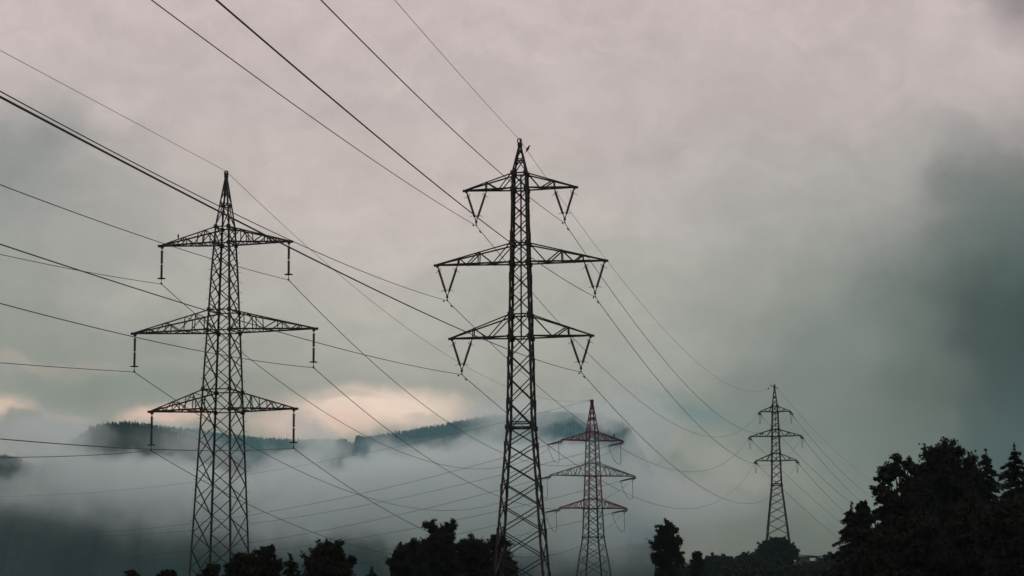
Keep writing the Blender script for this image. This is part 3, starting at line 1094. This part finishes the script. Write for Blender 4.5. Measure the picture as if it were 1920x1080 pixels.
def conifer(x, y, top, width, seed, label, whorls=26, per=9, leaf=.16, droop=.25, name='spruce_tree', group='dark trees along the foot of the valley', ragged=.25, base=None):
    """spruce: straight trunk, whorls of drooping branches set with short needled twigs"""
    rng = np.random.default_rng(seed)
    z0 = ground_z(x, y) if base is None else base
    H = top - z0
    root = empty(name, (x, y, z0 - .05))
    tag(root, label, 'tree', group)
    m = MB()
    m.sweep([(0, 0, 0), (0, 0, H * .5), (0, 0, H * .99)], [H * .02, H * .012, .012], 8)
    cen, axs = [], []
    for i in range(whorls):
        t = (i + rng.uniform(-.3, .3)) / whorls
        z = H * (.08 + .9 * max(0, t))
        Lb = width * .5 * min(1.25, (1 - max(0, t)) * H / (1.45 * width)) ** .85 + .1
        a0 = rng.uniform(0, 6.3)
        for j in range(per):
            a = a0 + j * 2 * math.pi / per + rng.uniform(-.25, .25)
            L = Lb * rng.uniform(1 - ragged * 1.3, 1 + ragged * 1.2)
            zj = z + rng.uniform(-.6, .6) * H * .9 / whorls
            d = np.array([math.cos(a), math.sin(a), 0])
            n = 7
            pts = []
            for k in range(n):
                q = k / (n - 1)
                zz = zj + L * (.12 * q - droop * q * q * 1.6 + .34 * droop * q ** 4)
                pts.append(d * L * q + np.array([0, 0, zz]))
            m.sweep(pts, [.035 * (1 - .8 * k / (n - 1)) * (H / 10) for k in range(n)], 4, 0, False)
            nl = int(14 + 80 * L)
            q = rng.uniform(.08, 1.04, size=nl)
            P_ = np.stack([np.interp(q, np.linspace(0, 1, n), [p[c] for p in pts]) for c in range(3)], 1)
            side = np.array([-d[1], d[0], 0])
            off = rng.normal(size=(nl, 1)) * (.05 + .11 * L * (1 - q[:, None] * .75))
            P_ = P_ + side * off + np.array([0, 0, -1]) * np.abs(rng.normal(size=(nl, 1))) * .06 * (1 + L * .3)
            cen.append(P_)
            ax = d * 1.0 + side * np.sign(off) * .8 + np.array([0, 0, -.25])
            axs.append(ax)
    tz = rng.uniform(.9, 1.0, size=40)
    cen.append(np.stack([rng.normal(size=40) * .04, rng.normal(size=40) * .04, tz * H], 1))
    axs.append(np.tile(np.array([0, 0, 1.0]), (40, 1)))
    m.build('trunk', M_BARK, root, True)
    leaf_mesh('crown', np.concatenate(cen), leaf * .6, rng, M_NEEDLE, root, 2.6, .0, np.concatenate(axs))
    return root


def hedge(x0, x1, y, hts, seed, label, leaf=.3, depth=3.0, name='hedge'):
    rng = np.random.default_rng(seed)
    xm = (x0 + x1) / 2
    root = empty(name, (xm, y, ground_z(xm, y) - .05))
    tag(root, label, 'hedge')
    zb = ground_z(xm, y)
    m = MB()
    cen = []
    n = int((x1 - x0) / .9)
    for i in range(n):
        t = (i + .5) / n
        x = x0 + (x1 - x0) * t - xm
        top = np.interp(t, np.linspace(0, 1, len(hts)), hts) + rng.uniform(-.5, .35)
        g_ = ground_z(xm + x, y) - zb
        for sy_ in (-.4, 0, .4):
            yy = sy_ * depth + rng.uniform(-.3, .3)
            m.sweep([(x, yy, g_ - .1), (x + rng.uniform(-.3, .3), yy, top - zb - .5)], [.06, .02], 5)
            k = 300
            zz = rng.uniform(0, 1, size=k) ** .7
            p = np.stack([x + rng.normal(size=k) * .6, yy + rng.normal(size=k) * .5, g_ + zz * (top - zb - g_)], 1)
            cen.append(p)
        for _ in range(3):
            k = 16
            a = rng.uniform(-.6, .6)
            q = rng.uniform(0, 1, size=k)
            L = rng.uniform(.3, 1.1)
            cen.append(np.stack([x + a * q * L + rng.normal(size=k) * .1, rng.normal(size=k) * .4, top - zb - .2 + q * L], 1))
    m.build('stems', M_BARK, root)
    leaf_mesh('foliage', np.concatenate(cen), leaf, rng, M_LEAF2, root)
    return root


def at(px, d):
    return (px - 960) * d / 3850.0


def topz(py, d):
    return (1109 - py) * d / 3850.0


def W_(px, d):
    return px * d / 3850.0


BL = [
    # px, top py, width px, distance, seed, label, options
    (252, 1064, 46, 92, 11, 'small leafy treetop, leftmost of the row, just peeping over the bottom edge', dict(lumps=12, leaf=.15)),
    (316, 1058, 66, 94, 12, 'low rounded treetop standing just left of the slender pylon base', dict(lumps=16, leaf=.15)),
    (402, 1052, 80, 90, 13, 'low bushy tree in front of the slender left pylon legs', dict(lumps=16, leaf=.15)),
    (455, 1026, 92, 93, 14, 'broad dark tree covering the right leg of the slender left pylon', dict(lumps=24, leaf=.15)),
    (503, 1019, 62, 97, 15, 'narrow upright tree with a pointed top right of the slender left pylon', dict(lumps=20, leaf=.15, peaks=[(.1, .98)])),
    (616, 1016, 114, 95, 16, 'wide round crowned tree between the small conifer and the tiny spruce', dict(lumps=40, leaf=.16, tall=1.1, peaks=[(-.15, 1.0), (.3, 1.0), (-.6, .8), (.7, .8)])),
    (768, 1008, 100, 118, 17, 'left shoulder tree of the dark clump before the middle pylon', dict(lumps=30, leaf=.18, peaks=[(0.1, .97), (-.6, .75)])),
    (826, 985, 116, 121, 18, 'tallest tree of the middle clump with two pointed tops', dict(lumps=44, leaf=.18, peaks=[(-.32, 1.06), (.34, 1.06), (-.12, .97), (-.6, .8), (.7, .78)])),
    (886, 1004, 100, 124, 19, 'dense tree in the middle clump right of the twin topped one', dict(lumps=26, leaf=.18)),
    (930, 996, 80, 143, 20, 'airy fine twigged tree behind the left leg of the middle pylon', dict(lumps=26, leaf=.13, dens=.7, fill=1.0)),
    (952, 1052, 66, 137, 21, 'low spreading tree at the foot of the middle pylon', dict(lumps=18, leaf=.18)),
    (1253, 979, 72, 150, 22, 'lone tall leafy tree standing left of the right hand hedge', dict(lumps=34, leaf=.2, low=.05, fill=1.05, tall=1.7, dens=.75, holes=True, lean=-.02, peaks=[(.0, 1.0), (-.62, .7), (.55, .72), (-.35, .88), (.35, .9), (-.7, .5), (.6, .45)])),
    (1284, 1033, 46, 152, 23, 'thin see-through sapling leaning beside the lone leafy tree', dict(lumps=14, leaf=.16, dens=.55, lean=.08)),
    (1612, 945, 42, 112, 24, 'narrow leafy tree next to the small front spruce on the right', dict(lumps=22, leaf=.2, peaks=[(.2, 1.0)])),
    (1680, 864, 112, 116, 25, 'tall leafy tree with sky showing through, left of the big right clump', dict(lumps=26, leaf=.22, dens=.66, fill=1.15, holes=True, tall=1.7, peaks=[(-.62, .86), (-.3, .95), (.05, 1.02), (.38, 1.0), (.62, .92)])),
    (1764, 842, 130, 121, 26, 'biggest broad dark tree crowning the right clump', dict(lumps=56, leaf=.22, dens=.72, fill=1.08, peaks=[(-.72, .86), (-.42, .96), (-.2, .99), (.0, 1.0), (.2, 1.03), (.4, 1.02), (.75, .9)])),
    (1712, 900, 90, 119, 27, 'dark tree filling the gap under the biggest right hand tree', dict(lumps=34, leaf=.22)),
    (1815, 880, 90, 124, 28, 'dark leafy tree between the biggest right tree and the spruces', dict(lumps=34, leaf=.22)),
    (1625, 1000, 110, 92, 29, 'low dark tree at the left front of the right clump', dict(lumps=40, leaf=.2, low=.02)),
    (1715, 965, 150, 94, 30, 'wide dark tree at the front of the right clump', dict(lumps=60, leaf=.2, low=.02)),
    (1815, 945, 160, 96, 31, 'wide black tree under the spruces at the right front', dict(lumps=66, leaf=.2, low=.02)),
    (1895, 935, 150, 93, 32, 'rightmost low dark tree filling the bottom right corner', dict(lumps=66, leaf=.2, low=.02)),
]
for px, py, w, d, seed, label, kw in BL:
    kw = dict(kw)
    if px > 1600:
        kw['mat_'] = M_LEAF
    broadleaf(at(px, d), d, topz(py, d), W_(w, d), seed, label, **kw)

CO = [
    (547, 1036, 52, 98, 41, 'small ragged conifer between the pointed and the round crowned trees', dict(whorls=22, per=8)),
    (697, 1060, 30, 102, 42, 'tiny spruce tip left of the middle clump', dict(whorls=22, per=7)),
    (1592, 945, 100, 110, 43, 'small front spruce with drooping branches at the left of the right clump', dict(whorls=28, droop=.3, ragged=.4)),
    (1652, 898, 70, 119, 44, 'slim spruce hidden in the left side of the see-through tree', dict(whorls=28, ragged=.4)),
    (1814, 852, 78, 126, 45, 'spruce with rounded tip right of the biggest broad tree', dict(whorls=28, per=10)),
    (1846, 845, 84, 124, 46, 'pointed spruce rising in the middle of the right hand spruces', dict(whorls=38, ragged=.45, per=6, droop=.3)),
    (1900, 838, 108, 106, 47, 'tall pointed spruce near the right edge with open branches', dict(whorls=38, droop=.3, ragged=.45, per=6)),
    (1936, 846, 96, 110, 48, 'spruce cut by the right edge of the picture', dict(whorls=38, droop=.3, ragged=.45, per=6)),
]
for px, py, w, d, seed, label, kw in CO:
    conifer(at(px, d), d, topz(py, d), W_(w, d), seed, label, **kw)

# hillside shrubs and hedges round the far right pylon
broadleaf(at(1451, 415), 415, topz(1012, 415), W_(82, 415), 51, 'round bush in front of the far right pylon base', leaf=.42, lumps=60, low=.0, fill=1.0, peaks=[(-.8, .7), (.8, .7), (-.62, .86), (.62, .86), (-.4, .95), (.4, .95), (-.2, 1.0), (.2, 1.0), (0, 1.03), (-.5, .75), (.5, .75), (0, .85), (-.3, .85), (.3, .85)], name='bush', cat='bush', group=None, dens=1.1)
broadleaf(at(1421, 418), 418, topz(1036, 418), W_(36, 418), 52, 'smaller bush tucked against the left of the round bush', leaf=.42, lumps=18, low=.0, fill=.6, name='bush', cat='bush', group=None)
hedge(at(1290, 400), at(1425, 400), 400, [topz(p, 400) for p in (1062, 1050, 1046, 1052, 1044, 1050)], 53, 'long overgrown hedge between the lone leafy tree and the round bush', leaf=.42)
hedge(at(1525, 402), at(1580, 402), 402, [topz(p, 402) for p in (1056, 1048, 1046, 1048)], 54, 'short overgrown hedge between the shed and the front spruce', leaf=.42)
hedge(at(1240, 330), at(1590, 330), 330, [topz(p, 330) for p in (1072, 1068, 1066, 1065, 1067, 1067, 1064)], 55, 'dark lower hedge along the slope below the far right pylon', leaf=.42)

# ------------------------------------------------------------------ shed beside the far right pylon
sd_ = 431.0
sx0 = at(1507, sd_)
gz = ground_z(sx0, sd_)
stop = topz(1045, sd_)
sh = empty('shed', (sx0, sd_, gz - .05), R(-8))
tag(sh, 'small dark board shed with a sloping roof beside the far right pylon', 'shed')
hh = stop - gz
m = MB()
hw, hd = 2.3, 1.6
for sg in (-1, 1):
    m.box((0, sg * hd, hh * .25), (hw, .06, hh * .25))
    m.box((-hw * .42, sg * hd, hh * .72), (hw * .58, .06, hh * .22))
    m.box((hw * .88, sg * hd, hh * .72), (hw * .12, .06, hh * .22))
    m.box((hw * .46, sg * hd, hh * .88), (hw * .3, .06, hh * .06))
m.box((-hw - .02, 0, hh * .47), (.06, hd - .06, hh * .47))
m.box((hw + .02, 0, hh * .2), (.06, hd - .06, hh * .2))
m.build('wall', M_PLANK, sh)
for sg in (-1, 1):
    m = MB()
    for px_, hx in ((hw * .2, .05), (hw * .72, .05)):
        m.box((px_, sg * (hd + .07), hh * .66), (hx, .03, hh * .16))
    m.box((hw * .46, sg * (hd + .07), hh * .49), (hw * .3, .03, .05))
    m.build('window_frame', M_PLANK, sh)
m = MB()
m.box((0, 0, hh + .02), (hw + .45, hd + .35, .07), 0, Matrix.Rotation(R(4.5), 3, 'Y'))
m.build('roof', M_ROOF, sh)
m = MB()
m.box((-hw * .5, -hd - .08, hh * .4), (.45, .03, hh * .38))
m.build('door', M_PLANK, sh)

# ------------------------------------------------------------------ valley mist, a thick uneven bank before the mountain
MY0, MY1 = 1330.0, 1570.0
MYC = 1450.0
mx = lambda px: (px - 960) * MYC / 3850.0
mz = lambda py: (1109 - py) * MYC / 3850.0
mm = MB()
MX0, MX1, MZ0, MZ1 = -620.0, 190.0, -11.5, 140.0
mm.box(((MX0 + MX1) / 2, (MY0 + MY1) / 2, (MZ0 + MZ1) / 2), ((MX1 - MX0) / 2, (MY1 - MY0) / 2, (MZ1 - MZ0) / 2))
M_MIST = bpy.data.materials.new('valley_mist')
M_MIST.use_nodes = True
t = NT(M_MIST.node_tree)
for n in list(t.n):
    t.n.remove(n)
co = t.new('ShaderNodeTexCoord').outputs['Object']
co_ = t.vmath('MULTIPLY', co, (1, .35, 1))
n1 = t.noise(co_, .013, 6.0, .62)
n2 = t.noise(t.vmath('ADD', co_, (313, 99, 47)), .045, 5.0, .65)
off = t.vmath('ADD', t.vmath('MULTIPLY', t.vmath('SUBTRACT', n1.outputs['Color'], (.5, .5, .5)), (40, 0, 32)),
              t.vmath('MULTIPLY', t.vmath('SUBTRACT', n2.outputs['Color'], (.5, .5, .5)), (28, 0, 28)))
pw = t.vmath('ADD', co, off)
ps = t.new('ShaderNodeSeparateXYZ')
t.l.new(pw, ps.inputs[0])
# thickness of the bank falls off towards its top, with breaks in it
MIST = 0.021
height = t.math('ADD', ps.outputs[2], t.math('MULTIPLY', t.math('MAXIMUM', t.math('SUBTRACT', ps.outputs[0], 50.0), 0.0), .35))
dens = t.remap(height, mz(856), mz(822), 1.0, 0.02)
dens = t.math('MULTIPLY', dens, t.remap(ps.outputs[2], mz(810), mz(775), 1.0, 0.0))
dens = t.math('MULTIPLY', dens, t.remap(ps.outputs[2], mz(1098), mz(960), 0.12, 1.0))
low = t.remap(t.math('MULTIPLY_ADD', t.math('SUBTRACT', ps.outputs[0], mx(0)), .14, ps.outputs[2]), mz(1030), mz(848), 0.16, 1.0)
dens = t.math('MULTIPLY', dens, t.math('MULTIPLY', low, t.math('MULTIPLY', low, low)))
BREAKS = [  # px, py, rx, ry, how much mist is left
    (232, 822, 66, 40, .0), (330, 836, 50, 32, .12), (445, 850, 60, 44, .01), (400, 850, 40, 30, .06), (540, 838, 34, 22, .02),
    (672, 836, 58, 34, .0), (730, 830, 70, 28, .0), (640, 862, 34, 20, .05), (810, 820, 90, 24, .01), (890, 806, 60, 20, .06),
    (1075, 818, 105, 30, .03), (-12, 872, 96, 36, .0), (690, 1035, 70, 46, .22), (1310, 1020, 220, 75, .2),
]
for px, py, rx, ry, keep in BREAKS:
    v = t.vmath('MULTIPLY', t.vmath('SUBTRACT', pw, (mx(px), 0, mz(py))), (1 / (rx * MYC / 3850), 0, 1 / (ry * MYC / 3850)))
    d = t.vmath('LENGTH', v)
    dens = t.math('MULTIPLY', dens, t.remap(d, .8 if py < 900 else .3, 1.15 if py < 900 else 1.5, keep, 1.0))
VEIL = [(955, 812, 70, 44), (345, 832, 60, 34), (430, 870, 60, 24), (760, 846, 60, 16)]
for px, py, rx, ry in VEIL:
    v = t.vmath('MULTIPLY', t.vmath('SUBTRACT', pw, (mx(px), 0, mz(py))), (1 / (rx * MYC / 3850), 0, 1 / (ry * MYC / 3850)))
    dens = t.math('MAXIMUM', dens, t.remap(t.vmath('LENGTH', v), .3, 1.4, .28, .0))
LUMPS = [(575, 814, 34, 30), (135, 812, 46, 30), (50, 806, 50, 34), (1000, 772, 120, 18), (1150, 778, 90, 18), (1225, 830, 40, 46), (618, 834, 24, 20)]
for px, py, rx, ry in LUMPS:
    v = t.vmath('MULTIPLY', t.vmath('SUBTRACT', pw, (mx(px), 0, mz(py))), (1 / (rx * MYC / 3850), 0, 1 / (ry * MYC / 3850)))
    d = t.vmath('LENGTH', v)
    dens = t.math('MAXIMUM', dens, t.remap(d, .55, 1.25, .7, .0))
# ragged texture and soft ends
dens = t.math('MULTIPLY', dens, t.math('MULTIPLY', t.remap(n1.outputs[0], .36, .64, .16, 1.5, 'LINEAR'), t.remap(n2.outputs[0], .35, .65, .55, 1.35, 'LINEAR')))
osep = t.new('ShaderNodeSeparateXYZ')
t.l.new(co, osep.inputs[0])
dens = t.math('MULTIPLY', dens, t.math('MULTIPLY', t.remap(osep.outputs[1], MY0, MY0 + 60, 0, 1), t.remap(osep.outputs[1], MY1 - 60, MY1, 1, 0)))
dens = t.math('MULTIPLY', dens, t.math('MULTIPLY', t.remap(osep.outputs[0], MX0, MX0 + 120, 0, 1), t.remap(osep.outputs[0], MX1 - 85, MX1, 1, 0)))
vol = t.new('ShaderNodeVolumePrincipled')
vol.inputs['Color'].default_value = (.895, .97, .95, 1)
vol.inputs['Density Attribute'].default_value = ''
t.l.new(t.math('MULTIPLY', dens, MIST), vol.inputs['Density'])
out = t.new('ShaderNodeOutputMaterial')
t.l.new(vol.outputs[0], out.inputs['Volume'])
tag(mm.build('mist', M_MIST), 'pale grey mist bank lying in the valley before the mountain', 'mist', kind='stuff')

# ------------------------------------------------------------------ the air
HAZE = AIR
hm_ = MB()
hb = 5700.0
hm_.box((0, 0, (420 - 13.5) / 2 + .0), (hb, hb, (420 + 13.5) / 2))
M_HAZE = bpy.data.materials.new('valley_haze')
M_HAZE.use_nodes = True
t = NT(M_HAZE.node_tree)
for n in list(t.n):
    t.n.remove(n)
vol = t.new('ShaderNodeVolumePrincipled')
vol.inputs['Color'].default_value = (.50, .92, 1.0, 1)
vol.inputs['Density'].default_value = HAZE
vol.inputs['Density Attribute'].default_value = ''
out = t.new('ShaderNodeOutputMaterial')
t.l.new(vol.outputs[0], out.inputs['Volume'])
tag(hm_.build('haze', M_HAZE), kind='stuff')
